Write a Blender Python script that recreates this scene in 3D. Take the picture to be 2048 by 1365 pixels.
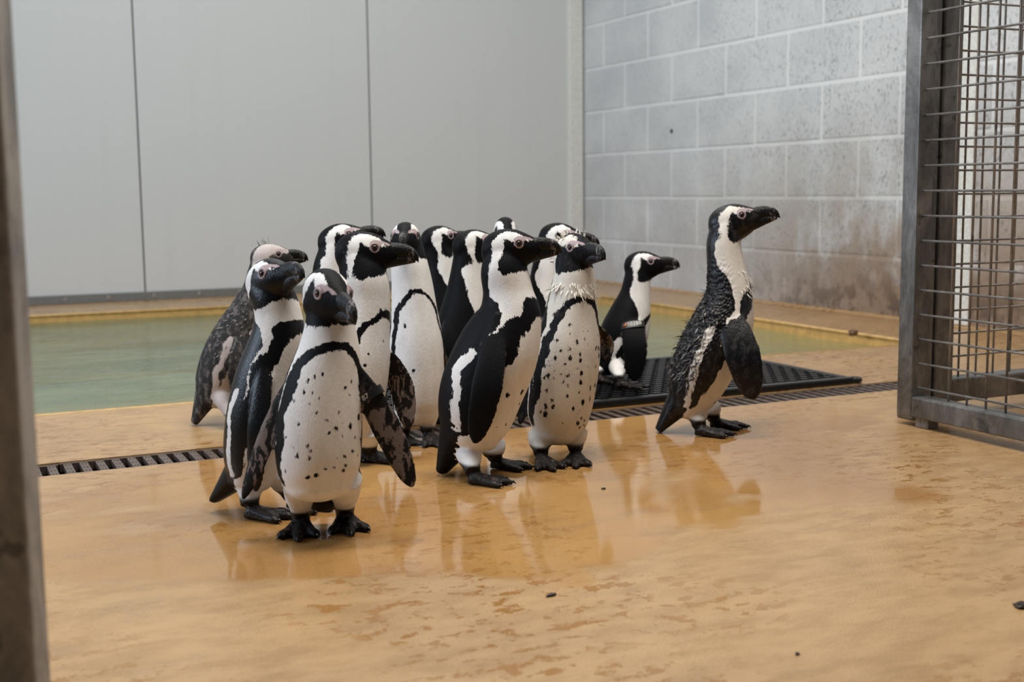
import bpy, bmesh, math, random
import numpy as np
from mathutils import Vector, Matrix, kdtree
from mathutils.bvhtree import BVHTree

for o in list(bpy.data.objects): bpy.data.objects.remove(o)
SC = bpy.context.scene
COL = SC.collection

# ------------------------------------------------------------------ camera
CX, CY, F, H = 1024.0, 682.5, 2463.454, 0.49
RW = np.array([[0.90364952, 0.06133874, -0.42385741],
               [-0.42814015, 0.1047577, -0.8976201],
               [-0.01065656, 0.99260434, 0.12092582]])      # camera axes -> world
CAM = np.array([0, 0, H])
cam = bpy.data.cameras.new('camera')
cam.sensor_width = 36.0
cam.lens = F / 2048 * 36
cam.clip_start = 0.02
cam.dof.use_dof = True
cam.dof.focus_distance = 2.05
cam.dof.aperture_fstop = 5.6
co = bpy.data.objects.new('camera', cam)
COL.objects.link(co)
co.matrix_world = Matrix([[*RW[0], 0], [*RW[1], 0], [*RW[2], H], [0, 0, 0, 1]])
SC.camera = co

def floor_at(x, y, z=0.0):
    d = RW @ np.array([(x - CX) / F, -(y - CY) / F, -1.0])
    return CAM + (z - H) / d[2] * d
def at(x, y, D):
    return CAM + RW @ np.array([(x - CX) / F * D, -(y - CY) / F * D, -D])

# ------------------------------------------------------------------ world and lights
W = bpy.data.worlds.new('world'); SC.world = W
W.use_nodes = True
W.node_tree.nodes['Background'].inputs[0].default_value = (0.62, 0.72, 0.85, 1)
W.node_tree.nodes['Background'].inputs[1].default_value = 0.05
XL_ = -2.6                                    # plane of the left wall
def area(name, loc, target, sx, sy, power, color):
    l = bpy.data.lights.new(name, 'AREA'); l.shape = 'RECTANGLE'
    l.size, l.size_y, l.energy, l.color = sx, sy, power, color
    o = bpy.data.objects.new(name, l); COL.objects.link(o)
    o.location = loc
    o.rotation_euler = (Vector(target) - Vector(loc)).to_track_quat('-Z', 'Y').to_euler()
    return o
# daylight from the left (a window in the left wall plane) and the room's ceiling lamps, all flush with their wall or ceiling
area('window_left_offscreen', (XL_ + .01, 3.1, 1.75), (XL_ + 1.0, 3.1, 1.75), 1.3, 1.5, 72, (0.66, 0.81, 1.0))
area('ceiling_lamp_pool_offscreen', (1.5, 4.3, 2.97), (1.5, 4.3, 0), 2.2, 0.5, 24, (0.97, 0.98, 1.0))
area('ceiling_lamp_front_offscreen', (0.95, 1.75, 2.97), (0.95, 1.75, 0), 2.0, 0.8, 78, (1.0, 0.95, 0.87))
SC.view_settings.view_transform = 'Standard'
SC.view_settings.look = 'None'
SC.view_settings.exposure = 0.32
SC.view_settings.gamma = 1.0
SC.view_settings.use_curve_mapping = False

# ------------------------------------------------------------------ helpers
class MB:
    def __init__(s): s.v = []; s.f = []
    def box(s, x0, x1, y0, y1, z0, z1):
        b = len(s.v)
        s.v += [(x, y, z) for z in (z0, z1) for y in (y0, y1) for x in (x0, x1)]
        s.f += [tuple(b + i for i in q) for q in ((0, 2, 3, 1), (4, 5, 7, 6), (0, 1, 5, 4), (2, 6, 7, 3), (0, 4, 6, 2), (1, 3, 7, 5))]
        return s
    def quad(s, *p):
        b = len(s.v); s.v += [tuple(q) for q in p]; s.f.append(tuple(range(b, b + len(p)))); return s
    def grid(s, rings, closed=True, cap=True):
        b = len(s.v); n = len(rings[0])
        for r in rings: s.v += [tuple(p) for p in r]
        for i in range(len(rings) - 1):
            for j in range(n if closed else n - 1):
                k = (j + 1) % n
                s.f.append((b + i * n + j, b + i * n + k, b + (i + 1) * n + k, b + (i + 1) * n + j))
        if cap:
            s.f.append(tuple(b + j for j in range(n))[::-1])
            s.f.append(tuple(b + (len(rings) - 1) * n + j for j in range(n)))
        return s
    def tube(s, pts, rad, n=8):
        pts = [Vector(p) for p in pts]; rings = []
        if not hasattr(rad, '__len__'): rad = [rad] * len(pts)
        for i, p in enumerate(pts):
            t = (pts[min(i + 1, len(pts) - 1)] - pts[max(i - 1, 0)]).normalized()
            a = t.cross(Vector((0, 0, 1)))
            if a.length < .05: a = t.cross(Vector((0, 1, 0)))
            a.normalize(); c = t.cross(a)
            rings.append([p + (a * math.cos(2 * math.pi * k / n) + c * math.sin(2 * math.pi * k / n)) * rad[i] for k in range(n)])
        return s.grid(rings)
    def mesh(s, name, mat=None, bevel=0, smooth=False, seg=2):
        m = bpy.data.meshes.new(name); m.from_pydata(s.v, [], s.f)
        bm = bmesh.new(); bm.from_mesh(m)
        bmesh.ops.recalc_face_normals(bm, faces=bm.faces)
        if bevel: bmesh.ops.bevel(bm, geom=list(bm.edges), offset=bevel, segments=seg, affect='EDGES', profile=.5)
        bm.to_mesh(m); bm.free()
        if smooth: m.polygons.foreach_set('use_smooth', [True] * len(m.polygons))
        if mat: m.materials.append(mat)
        return m

def link(name, mesh, parent=None, loc=None):
    o = bpy.data.objects.new(name, mesh); COL.objects.link(o)
    if parent is not None: o.parent = parent
    if loc is not None: o.location = loc
    return o
def empty(name, loc):
    o = bpy.data.objects.new(name, None); COL.objects.link(o); o.location = loc; o.empty_display_size = .05
    return o
def tag(o, label=None, cat=None, group=None, kind=None):
    for k, v in (('label', label), ('category', cat), ('group', group), ('kind', kind)):
        if v: o[k] = v
    return o

class NT:
    """small node-tree builder"""
    def __init__(s, name):
        s.m = bpy.data.materials.new(name); s.m.use_nodes = True
        s.t = s.m.node_tree; s.b = s.t.nodes['Principled BSDF']
    def n(s, typ, **kw):
        nd = s.t.nodes.new(typ)
        for k, v in kw.items():
            if k.startswith('i_'):
                key = k[2:]
                nd.inputs[int(key) if key.isdigit() else key.replace('_', ' ')].default_value = v
            else: setattr(nd, k, v)
        return nd
    def l(s, a, b): s.t.links.new(a, b)
    def put(s, sock, v):
        if hasattr(v, 'is_linked') or hasattr(v, 'links'): s.l(v, sock)
        else: sock.default_value = v
    def math(s, op, a, b=0.0, c=0.0, clamp=False):
        nd = s.n('ShaderNodeMath', operation=op, use_clamp=clamp)
        for i, v in enumerate((a, b, c)):
            if i < len(nd.inputs): s.put(nd.inputs[i], v)
        return nd.outputs[0]
    def mix(s, fac, a, b):
        nd = s.n('ShaderNodeMix', data_type='RGBA')
        s.put(nd.inputs[0], fac)
        for i, v in ((6, a), (7, b)):
            s.put(nd.inputs[i], v if not isinstance(v, tuple) else (*v[:3], 1))
        return nd.outputs[2]
    def noise(s, vec, scale, detail=4, rough=.55, dist=0):
        nd = s.n('ShaderNodeTexNoise'); s.l(vec, nd.inputs['Vector'])
        nd.inputs['Scale'].default_value = scale; nd.inputs['Detail'].default_value = detail
        nd.inputs['Roughness'].default_value = rough; nd.inputs['Distortion'].default_value = dist
        return nd.outputs[0]
    def ramp(s, v, a, b, lo=0.0, hi=1.0):
        nd = s.n('ShaderNodeMapRange', interpolation_type='SMOOTHSTEP')
        s.put(nd.inputs[0], v); s.put(nd.inputs[1], a); s.put(nd.inputs[2], b)
        nd.inputs[3].default_value = lo; nd.inputs[4].default_value = hi
        return nd.outputs[0]
    def mapping(s, vec, scale=(1, 1, 1), rot=(0, 0, 0), loc=(0, 0, 0)):
        nd = s.n('ShaderNodeMapping'); s.l(vec, nd.inputs[0])
        nd.inputs['Scale'].default_value = scale; nd.inputs['Rotation'].default_value = rot; nd.inputs['Location'].default_value = loc
        return nd.outputs[0]
    def pos(s): return s.n('ShaderNodeNewGeometry').outputs['Position']
    def obj(s): return s.n('ShaderNodeTexCoord').outputs['Object']
    def attr(s, name): return s.n('ShaderNodeAttribute', attribute_name=name).outputs['Fac']
    def sep(s, v):
        nd = s.n('ShaderNodeSeparateXYZ'); s.l(v, nd.inputs[0]); return nd.outputs
    def bump(s, h, strength=.3, dist=.002):
        nd = s.n('ShaderNodeBump'); s.l(h, nd.inputs['Height'])
        nd.inputs['Strength'].default_value = strength; nd.inputs['Distance'].default_value = dist
        s.l(nd.outputs[0], s.b.inputs['Normal']); return nd
    def set(s, **kw):
        for k, v in kw.items():
            v = (*v, 1) if isinstance(v, tuple) and len(v) == 3 else v
            s.put(s.b.inputs[k.replace('_', ' ')], v)
        return s

# ------------------------------------------------------------------ materials of the setting
def m_floor():
    t = NT('ochre_resin_floor'); p = t.pos()
    big = t.noise(t.mapping(p, (1, 1.3, 1)), 1.6, 5, .6)
    mid = t.noise(t.mapping(p, (1, 2.2, 1), (0, 0, .25)), 6, 6, .65)
    fine = t.noise(p, 260, 3, .6)
    c = t.mix(t.ramp(big, .35, .65), (0.34, 0.172, 0.055), (0.47, 0.262, 0.092))
    c = t.mix(t.ramp(mid, .50, .70, 0, .65), c, (0.34, 0.19, 0.085))
    # scuffed brown specks and small stains
    sp = t.noise(t.mapping(p, (1, 1.7, 1), (0, 0, .3)), 34, 5, .7, .3)
    zone = t.noise(p, 2.4, 2, .5)
    spm = t.math('MULTIPLY', t.ramp(sp, .60, .68), t.ramp(zone, .42, .58))
    c = t.mix(t.math('MULTIPLY', spm, .55), c, (0.23, 0.085, 0.015))
    v = t.n('ShaderNodeTexVoronoi', i_Scale=9.0); t.l(p, v.inputs['Vector'])
    dot = t.ramp(v.outputs['Distance'], .018, .03, 1, 0)
    rnd = t.sep(v.outputs['Color'])[0]
    dotm = t.math('MULTIPLY', dot, t.ramp(rnd, .72, .76))
    c = t.mix(dotm, c, t.mix(t.ramp(rnd, .9, .92), (0.03, 0.02, 0.012), (0.7, 0.68, 0.62)))
    c = t.mix(t.ramp(fine, .45, .75, 0, .22), c, (0.66, 0.44, 0.20))
    # wetness: standing water round the middle of the floor, damp elsewhere
    w1 = t.noise(t.mapping(p, (1, 1.2, 1), (0, 0, 0), (3.1, 1.7, 0)), 1.5, 4, .55, .4)
    d = t.n('ShaderNodeVectorMath', operation='DISTANCE'); t.l(t.mapping(p, (1, 1.5, 0)), d.inputs[0]); d.inputs[1].default_value = (0.95, 2.95, 0)
    near = t.ramp(d.outputs['Value'], .35, 1.15, .26, -.12)
    wet = t.ramp(t.math('ADD', w1, near), .52, .60)
    spots = t.ramp(t.noise(t.mapping(p, (1, 1.5, 1)), 26, 4, .7), .545, .585, 0, .9)
    wet = t.math('MAXIMUM', wet, t.math('MULTIPLY', spots, t.ramp(zone, .41, .56)))
    c = t.mix(t.math('MULTIPLY', spots, t.math('MULTIPLY', t.ramp(zone, .41, .56), .6)), c, (0.27, 0.115, 0.022))
    c = t.mix(t.ramp(wet, 0, 1, .42, 0), c, t.mix(t.ramp(t.noise(t.mapping(p, (1, 2.5, 1), (0, 0, .2)), 11, 6, .7), .38, .66), (0.56, 0.395, 0.225), (0.33, 0.225, 0.13)))
    rough = t.ramp(wet, 0, 1, .30, .035)
    t.set(Base_Color=c, Roughness=rough, IOR=1.52)
    h = t.math('MULTIPLY', t.math('SUBTRACT', 1.0, t.math('MULTIPLY', wet, .93)), t.math('ADD', fine, t.math('MULTIPLY', mid, .4)))
    t.bump(h, .35, .0022)
    return t.m
def m_panel():
    t = NT('white_clad_panel'); p = t.pos()
    x, y, z = t.sep(p)
    ribs = t.math('SINE', t.math('MULTIPLY', x, 2 * math.pi / .05))
    st = t.noise(t.mapping(p, (18, 18, .5)), 1, 4, .6)
    c = t.mix(t.ramp(st, .5, .8, 0, .18), (0.62, 0.62, 0.61), (0.50, 0.51, 0.50))
    v = t.n('ShaderNodeTexVoronoi', i_Scale=1.9); t.l(p, v.inputs['Vector'])
    c = t.mix(t.ramp(v.outputs['Distance'], .012, .022, .75, 0), c, (0.25, 0.20, 0.10))
    t.set(Base_Color=c, Roughness=.42, IOR=1.4)
    t.bump(t.math('ADD', t.math('MULTIPLY', ribs, .3), st), .10, .002)
    return t.m
def m_block(name, mortar=False):
    t = NT(name); p = t.pos(); x, y, z = t.sep(p)
    lg = t.noise(p, 2.2, 4, .6)
    pits = t.noise(t.mapping(p, (1, 1, .45), (.6, 0, 0)), 125, 5, .78)
    pz = t.noise(p, 5, 3, .6)
    c = t.mix(t.ramp(lg, .3, .7), *(((0.72, 0.725, 0.73), (0.80, 0.80, 0.795)) if mortar else ((0.55, 0.56, 0.57), (0.68, 0.68, 0.68))))
    # grime climbing the lowest courses and worse towards the gate
    low = t.ramp(z, .95, .05); toward = t.ramp(y, 5.1, 3.5)
    g = t.math('MULTIPLY', t.math('MULTIPLY', low, t.math('ADD', .25, t.math('MULTIPLY', toward, .75))), t.ramp(t.noise(t.mapping(p, (1, 1, .7)), 4.5, 5, .62), .26, .54))
    c = t.mix(t.math('MULTIPLY', g, .97), c, (0.27, 0.175, 0.105))
    k = t.math('MULTIPLY', t.ramp(z, .24, .0), t.math('MULTIPLY', toward, t.ramp(t.noise(p, 14, 4, .6), .42, .6)))
    c = t.mix(t.math('MULTIPLY', k, .8), c, (0.075, 0.045, 0.028))
    if not mortar:
        pk = t.math('MULTIPLY', t.ramp(pits, .535, .63), t.math('ADD', .35, t.math('MULTIPLY', t.ramp(y, 5.8, 3.5), .65)))
        pk = t.math('MULTIPLY', pk, t.ramp(pz, .3, .6, .35, 1))
        c = t.mix(t.math('MULTIPLY', pk, .88), c, (0.10, 0.115, 0.12))
    t.set(Base_Color=c, Roughness=.75)
    t.bump(t.math('ADD', pits, t.math('MULTIPLY', lg, .3)), .5, .0025)
    return t.m
def m_metal(name, a=(0.13, 0.13, 0.13), b=(0.29, 0.285, 0.28), rust=.35, rough=.48, metal=.55):
    t = NT(name); p = t.pos()
    n1 = t.noise(t.mapping(p, (1, 1, .5)), 14, 7, .75, .8); n2 = t.noise(p, 60, 5, .7)
    c = t.mix(t.ramp(n1, .35, .68), a, b)
    c = t.mix(t.ramp(n2, .6, .75, 0, rust), c, (0.13, 0.075, 0.04))
    c = t.mix(t.ramp(t.noise(p, 24, 4, .6), .62, .7, 0, .6), c, (0.045, 0.045, 0.048))
    t.set(Base_Color=c, Metallic=metal, Roughness=t.ramp(n2, .3, .7, rough - .1, rough + .14))
    t.bump(n2, .25, .001)
    return t.m
def m_plain(name, col, rough=.5, bump=0, scale=120, **kw):
    t = NT(name); p = t.pos()
    n = t.noise(p, scale, 4, .6)
    t.set(Base_Color=t.mix(t.ramp(n, .3, .7), tuple(c * .82 for c in col), tuple(min(1, c * 1.12) for c in col)), Roughness=rough, **kw)
    if bump: t.bump(n, bump, .001)
    return t.m
def m_water():
    t = NT('green_pool_water'); p = t.pos(); x, y, z = t.sep(p)
    n = t.noise(t.mapping(p, (.8, 2.0, 1), (0, 0, .1)), 2.2, 4, .6, .5)
    r = t.noise(t.mapping(p, (1, 2.4, 1), (0, 0, .12)), 7, 4, .55, .8)
    c = t.mix(t.ramp(n, .35, .65), (0.12, 0.160, 0.085), (0.19, 0.225, 0.125))
    # shallow sill along the near and right edge: ochre pool floor shows through
    sh = t.math('MAXIMUM', t.ramp(t.math('ADD', y, t.math('MULTIPLY', n, .3)), 3.1, 3.5, 1, 0), t.ramp(x, 1.9, 2.9, 0, .8))
    c = t.mix(t.math('MULTIPLY', sh, .75), c, (0.40, 0.34, 0.13))
    t.set(Base_Color=c, Roughness=.07, IOR=1.33)
    t.bump(t.math('ADD', r, t.math('MULTIPLY', t.noise(t.mapping(p, (1, 2, 1)), 22, 3, .5), .25)), .32, .03)
    return t.m

M_FLOOR = m_floor(); M_PANEL = m_panel(); M_BLOCK = m_block('painted_block'); M_MORTAR = m_block('painted_mortar', True)
M_GALV = m_metal('galvanised_steel'); M_WIRE = m_metal('galvanised_wire', (.22, .21, .20), (.40, .38, .36), .5, .45, .6)
M_DARKST = m_metal('weathered_post', (.19, .185, .185), (.44, .42, .40), .4, .6, .2)
M_TRIM = m_plain('off_white_trim', (.74, .73, .68), .5, .1)
M_KICK = m_plain('grey_kickboard', (.17, .17, .16), .5, .2)
M_SCREW = m_plain('steel_screw', (.6, .58, .55), .3, 0, Metallic=.8)
M_WATER = m_water()
M_POOL = m_plain('ochre_pool_lining', (.64, .385, .13), .35, .15, 30)
M_SLAT = m_plain('brown_grating', (.105, .075, .060), .38, .3, 90)
M_CHAN = m_plain('dark_channel', (.03, .024, .02), .5, .2)
M_RUB = m_plain('black_rubber', (.012, .012, .013), .28, .25, 200)
M_CEIL = m_plain('white_ceiling', (.6, .6, .6), .7)

# ------------------------------------------------------------------ the setting
XR, YB, XL, YF = 3.245, 5.96, -2.6, -1.6
DN, DF = 2.275, 2.383            # drain
PN, PF, PX = 2.93, 5.43, 2.83    # pool
WZ = -0.037
mb = MB()
xs = [XL, PX, XR]; ys = [YF, DN, DF, PN, PF, YB]
for i in range(2):
    for j in range(5):
        if j == 1 or (j == 3 and i == 0): continue
        mb.quad((xs[i], ys[j], 0), (xs[i + 1], ys[j], 0), (xs[i + 1], ys[j + 1], 0), (xs[i], ys[j + 1], 0))
# drain cheeks
mb.quad((XL, DN, 0), (XR, DN, 0), (XR, DN, -.03), (XL, DN, -.03))
mb.quad((XL, DF, 0), (XR, DF, 0), (XR, DF, -.03), (XL, DF, -.03))
flo = tag(link('floor', mb.mesh('floor', M_FLOOR)), 'wet ochre resin floor of the enclosure', kind='structure')
mb = MB()
mb.quad((XL, PN, 0), (PX, PN, 0), (PX, PN, -.5), (XL, PN, -.5)); mb.quad((XL, PF, 0), (PX, PF, 0), (PX, PF, -.5), (XL, PF, -.5))
mb.quad((PX, PN, 0), (PX, PF, 0), (PX, PF, -.5), (PX, PN, -.5)); mb.quad((XL, PN, -.5), (PX, PN, -.5), (PX, PF, -.5), (XL, PF, -.5))
link('pool_lining', mb.mesh('pool_lining', M_POOL), flo)
# rounded painted lip round the pool
mb = MB()
mb.tube([(XL, PN, -.004), (PX, PN, -.004)], .006); mb.tube([(PX, PN, -.004), (PX, PF, -.004)], .006); mb.tube([(XL, PF, -.004), (PX, PF, -.004)], .006)
link('pool_lip', mb.mesh('pool_lip', M_POOL, smooth=True), flo)
mb = MB(); nx, ny = 60, 40
for j in range(ny + 1):
    for i in range(nx + 1):
        x = XL + (PX - XL) * i / nx; y = PN + (PF - PN) * j / ny
        mb.v.append((x, y, WZ + .0025 * math.sin(7 * y + 1.3 * math.sin(2.1 * x)) + .0015 * math.sin(11 * y - 3 * x)))
for j in range(ny):
    for i in range(nx):
        a = j * (nx + 1) + i; mb.f.append((a, a + 1, a + nx + 2, a + nx + 1))
tag(link('pool_water', mb.mesh('pool_water', M_WATER, smooth=True)), 'rippled murky green pool water behind the penguins', 'water', kind='stuff')
# ochre cove along the block wall foot
mb = MB(); mb.v += [(XR, -1.6, .012), (XR, YB, .012), (XR - .03, YB, 0.001), (XR - .03, -1.6, 0.001)]; mb.f.append((0, 1, 2, 3))
link('cove', mb.mesh('cove', M_FLOOR), flo)

# block wall on the right: mortar bed, blocks proud of it
mb = MB(); mb.box(XR, XR + .12, YF, YB + .1, 0, 3.0)
wr = tag(link('wall_right', mb.mesh('wall_right', M_MORTAR)), 'painted concrete block wall with stained lower courses', kind='structure')
BL, BH = .4375, .2255
bm_ = MB().box(-.003, .05, -BL / 2 + .006, BL / 2 - .006, -BH / 2 + .006, BH / 2 - .006).mesh('block', M_BLOCK, .004)
hm_ = MB().box(-.003, .05, -.1, .1, -BH / 2 + .006, BH / 2 - .006).mesh('block_cut', M_BLOCK, .004)
rb = random.Random(5)
for r in range(13):
    y = 5.495 + (0 if r % 2 == 0 else BL / 2) + BL / 2 - BL * 3
    y += 3 * BL
    zc = (r + .5) * BH
    top_gap = YB - (y + BL / 2)
    k = 0
    while y - BL / 2 > YF:
        o = link('block', bm_, wr, (XR + rb.uniform(-.0015, .0015), y, zc)); k += 1
        y -= BL
    if top_gap > .05:
        o = link('block', hm_, wr, (XR, YB - top_gap / 2, zc)); o.scale.y = (top_gap - .012) / .2
    
link('wall_plug', MB().tube([(XR + .004, 5.055, .765), (XR - .006, 5.055, .768)], [.012, .010], 8).mesh('wall_plug', M_CHAN), wr)
# pale vertical strip on the block wall behind the fixed mesh panel
yst = 3.0
mb = MB(); mb.box(XR - .014, XR - .004, 3.155, 3.225, 0.01, 3.0)
tag(link('trim_2', mb.mesh('trim_2', M_TRIM, .003)), 'pale vertical strip on the block wall', kind='structure')

# clad panel wall at the back
mb = MB(); mb.box(XL, XR + .1, YB, YB + .1, 0, 3.0)
wb = tag(link('wall_back', mb.mesh('wall_back', M_KICK)), 'smooth off-white clad panel wall', kind='structure')
PW = 1.127
pm = MB().box(-PW / 2 + .0035, PW / 2 - .0035, -.012, .02, .012, 3.0).mesh('panel', M_PANEL, .004)
for i in range(5): link('panel', pm, wb, (.91 + PW / 2 + PW * (i - 3) + 0, YB, 0))
pm2 = pm.copy()
link('panel', pm2, wb, (.91 + PW / 2 + PW * 2 - 0.0, YB, 0)).scale.x = .98
tag(link('trim_1', MB().box(XR - .095, XR - .012, YB - .045, YB - .0, 0, 3.0).mesh('trim_1', M_TRIM, .006)), 'off-white corner post between panel wall and block wall', kind='structure')
bb = tag(link('baseboard_back', MB().box(XL, XR - .1, YB - .03, YB - .012, 0, .04).mesh('baseboard_back', M_KICK, .003)), 'grey kickboard with screws below panel wall', kind='structure')
scm = MB().tube([(0, 0, 0), (0, -.004, 0)], [.0095, .007], 10).mesh('screw', M_SCREW)
for i in range(28): link('screw', scm, bb, (-2.4 + .197 * i + .012 * math.sin(i * 5), YB - .03, .021))
# ceiling and the far left wall
tag(link('ceiling', MB().box(XL - .1, XR + .1, -.2, YB + .1, 3.0, 3.1).mesh('ceiling', M_CEIL)), 'plain white ceiling', kind='structure')
tag(link('wall_left', MB().box(XL - .1, XL, 2.4, YB + .1, 0, 3.0).mesh('wall_left', M_PANEL)), 'off-white clad wall', kind='structure')

# drain channel and its gratings
mb = MB(); mb.quad((XL, DN, -.09), (XR, DN, -.09), (XR, DF, -.09), (XL, DF, -.09)); mb.quad((XL, DN, -.005), (XR, DN, -.005), (XR, DN, -.09), (XL, DN, -.09)); mb.quad((XL, DF, -.005), (XR, DF, -.005), (XR, DF, -.09), (XL, DF, -.09))
link('drain_channel', mb.mesh('drain_channel', M_CHAN), flo)
PITCH = .0285
slat_m = None
mb = MB(); mb.box(-.0075, .0075, -.047, .047, -.014, -.002)
for yy in (-.03, 0, .03):
    for xx in (-.003, .003): mb.box(xx - .0012, xx + .0012, yy - .0012, yy + .0012, -.003, -.0012)
slat_m = mb.mesh('slat', M_SLAT)
NS = 18; GL = NS * PITCH
rail_m = MB().box(0, GL - .004, -.0035, .0035, -.018, -.001).mesh('side_rail', M_SLAT, .001)
labels = ['brown drain grating section beside the blurred gate post', 'brown drain grating section behind the leaning penguin', 'brown drain grating section under the huddled penguins',
          'brown drain grating section along the black mat', 'brown drain grating section between mat and mesh gate', 'brown drain grating section running under the fixed mesh panel']
x0 = 0.194 - GL
for g in range(6):
    ym = (DN + DF) / 2 + (-.004 if g == 0 else .003)
    e = empty('drain_grating', (x0 + g * GL, ym, -.001))
    tag(e, labels[g], 'drain', 'drain gratings')
    for s in (-1, 1): link('side_rail', rail_m, e, (.002, s * .0475, 0))
    for i in range(NS): link('slat', slat_m, e, (PITCH * (i + .5), 0, 0))

# black rubber ring mat: frame plus staggered lattice
MX0, MX1, MY0, MY1, MT = .84, 2.075, 2.392, 2.955, .018
mat = empty('rubber_mat', ((MX0 + MX1) / 2, (MY0 + MY1) / 2, 0))
tag(mat, 'black rubber drainage mat with open holes beside the pool', 'mat')
ox, oy = (MX0 + MX1) / 2, (MY0 + MY1) / 2
mb = MB(); bw = .022
for (a, b, c, d) in ((MX0, MX1, MY0, MY0 + bw), (MX0, MX1, MY1 - bw, MY1), (MX0, MX0 + bw, MY0 + bw, MY1 - bw), (MX1 - bw, MX1, MY0 + bw, MY1 - bw)):
    zt = MT
    b0 = len(mb.v); mb.box(a - ox, b - ox, c - oy, d - oy, 0, zt)
link('border', mb.mesh('border', M_RUB, .004), mat)
lat = MB(); cw, ch = .036, .027
ny = int((MY1 - MY0 - 2 * bw) / ch); nx = int((MX1 - MX0 - 2 * bw) / cw)
for j in range(ny + 1):
    y = MY0 + bw + j * ch - oy
    lat.box(MX0 + bw - ox, MX1 - bw - ox, y - .0035, y + .0035, .002, .013)
    for i in range(nx + 1):
        x = MX0 + bw + (i + .5 * (j % 2)) * cw - ox
        if x > MX1 - bw - ox: continue
        lat.box(x - .0035, x + .0035, y, min(y + ch, MY1 - bw - oy), .002, .013)
        lat.box(x - .011, x + .011, y - .0055, y + .0055, .002, .0165)
tag(link('lattice', lat.mesh('lattice', M_RUB), mat), kind='stuff')
mb = MB()
for k in range(20):
    pass
a0 = [(MX1 - ox + .028 + .02 * math.cos(t * math.pi / 8), MY0 - oy + .02 + .018 * math.sin(t * math.pi / 8), .008) for t in range(16)]
rings = []
for k, p in enumerate(a0):
    th = k * math.pi / 8
    rings.append([(MX1 - ox + .012 + (.017 + .006 * math.cos(q)) * math.cos(th), MY0 - oy + .014 + (.013 + .006 * math.cos(q)) * math.sin(th), .0085 + .007 * math.sin(q)) for q in [i * math.pi / 4 for i in range(8)]])
rings.append(rings[0])
mb.grid(rings, True, False)
link('connector_loop', mb.mesh('connector_loop', M_RUB, smooth=True), mat)

# ------------------------------------------------------------------ gate and fixed mesh panel
GX, G0 = 1.804, .02
def sq(name, box, mat, parent, org, bev=.0035):
    x0, x1, y0, y1, z0, z1 = box
    return link(name, MB().box(x0 - org[0], x1 - org[0], y0 - org[1], y1 - org[1], z0 - org[2], z1 - org[2]).mesh(name, mat, bev), parent)
GT = 1.95; GY0, GY1 = .86, 1.948; tw = .042
org = (GX + .02, 1.4, 0)
gate = tag(empty('mesh_gate', org), 'open galvanised welded-mesh gate, swung towards the camera side of the fixed panel', 'gate')
gate['label'] = 'swung-open galvanised gate of square welded mesh with a small foot under its corner'
sq('post', (GX, GX + tw, GY1 - tw, GY1, G0, GT), M_GALV, gate, org)
sq('post', (GX, GX + tw, GY0, GY0 + tw, G0, GT), M_GALV, gate, org)
sq('rail', (GX, GX + tw, GY0 + tw, GY1 - tw, G0, G0 + tw), M_GALV, gate, org)
sq('rail', (GX, GX + tw, GY0 + tw, GY1 - tw, GT - tw, GT), M_GALV, gate, org)
sq('foot', (GX + .006, GX + .036, GY1 - .085, GY1 - .05, 0.0, G0 + .002), M_DARKST, gate, org, .002)
wz = 1.0
hw_m = MB().tube([(0, GY0 + tw - 1.4 - .004, 0), (0, GY1 - tw - 1.4 + .016, 0)], .0024, 8).mesh('wire', M_WIRE, smooth=True)
vw_m = MB().tube([(0, 0, G0 + tw - .002), (0, 0, GT - tw + .002)], .0024, 8).mesh('wire', M_WIRE, smooth=True)
for i in range(37):
    z = .130 - .0502 + i * .0502
    if z < G0 + tw + .004 or z > GT - tw: continue
    link('wire', hw_m, gate, (-.0025, 0, z))
wl = MB().tube([(0, 0, 0), (0, 0, .006)], [.005, .003], 6).mesh('weld', M_GALV)
for i in range(22):
    y = 1.826 - .0485 * i
    if y < GY0 + tw: break
    link('wire', vw_m, gate, (.002, y - 1.4, 0))
FX0, FX1, FYc = 1.853, XR - .02, 1.975
org2 = (2.4, FYc, 0)
fix = tag(empty('mesh_fence', org2), 'fixed galvanised mesh panel with wide upright between the gate and the block wall', 'fence panel')
sq('post', (FX0, FX0 + .052, 1.953, 2.0, 0, 1.95), M_GALV, fix, org2)
sq('post', (FX0 + .056, FX0 + .108, 1.950, 2.0, 0, 1.95), M_GALV, fix, org2)
sq('rail', (FX0 + .108, FX1, 1.953, 2.0, .03, .08), M_GALV, fix, org2)
sq('rail', (FX0 + .108, FX1, 1.953, 2.0, 1.9, 1.95), M_GALV, fix, org2)
sq('post', (FX1 - .05, FX1 - .0, 1.953, 2.0, 0, 1.95), M_GALV, fix, org2)
hw2 = MB().tube([(FX0 + .1 - 2.4, 0, 0), (FX1 - .045 - 2.4, 0, 0)], .0024, 8).mesh('wire', M_WIRE, smooth=True)
vw2 = MB().tube([(0, 0, .078), (0, 0, 1.902)], .0024, 8).mesh('wire', M_WIRE, smooth=True)
for i in range(38):
    z = .126 + i * .0497
    if z < 1.9: link('wire', hw2, fix, (0, -.0022, z))
for i in range(26):
    x = 2.003 + i * .0505
    if x < FX1 - .06: link('wire', vw2, fix, (x - 2.4, .002, 0))

# blurred post close to the lens on the left
pl = at(0, 1365, .92)
px_, py_ = at(-24, 1000, .92)[:2]
post = empty('gate_post', (px_, py_, 0))
tag(post, 'out-of-focus dark weathered steel post standing beside the pool', 'post')
pm = MB().box(-.032, .032, -.032, .032, 0, 2.0).mesh('post', M_DARKST, .004)
o = link('upright', pm, post); 
link('base_plate', MB().box(-.06, .06, -.06, .06, 0, .008).mesh('base_plate', M_DARKST, .002), post)
post.rotation_euler = (0, 0, math.radians(-13))
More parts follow.
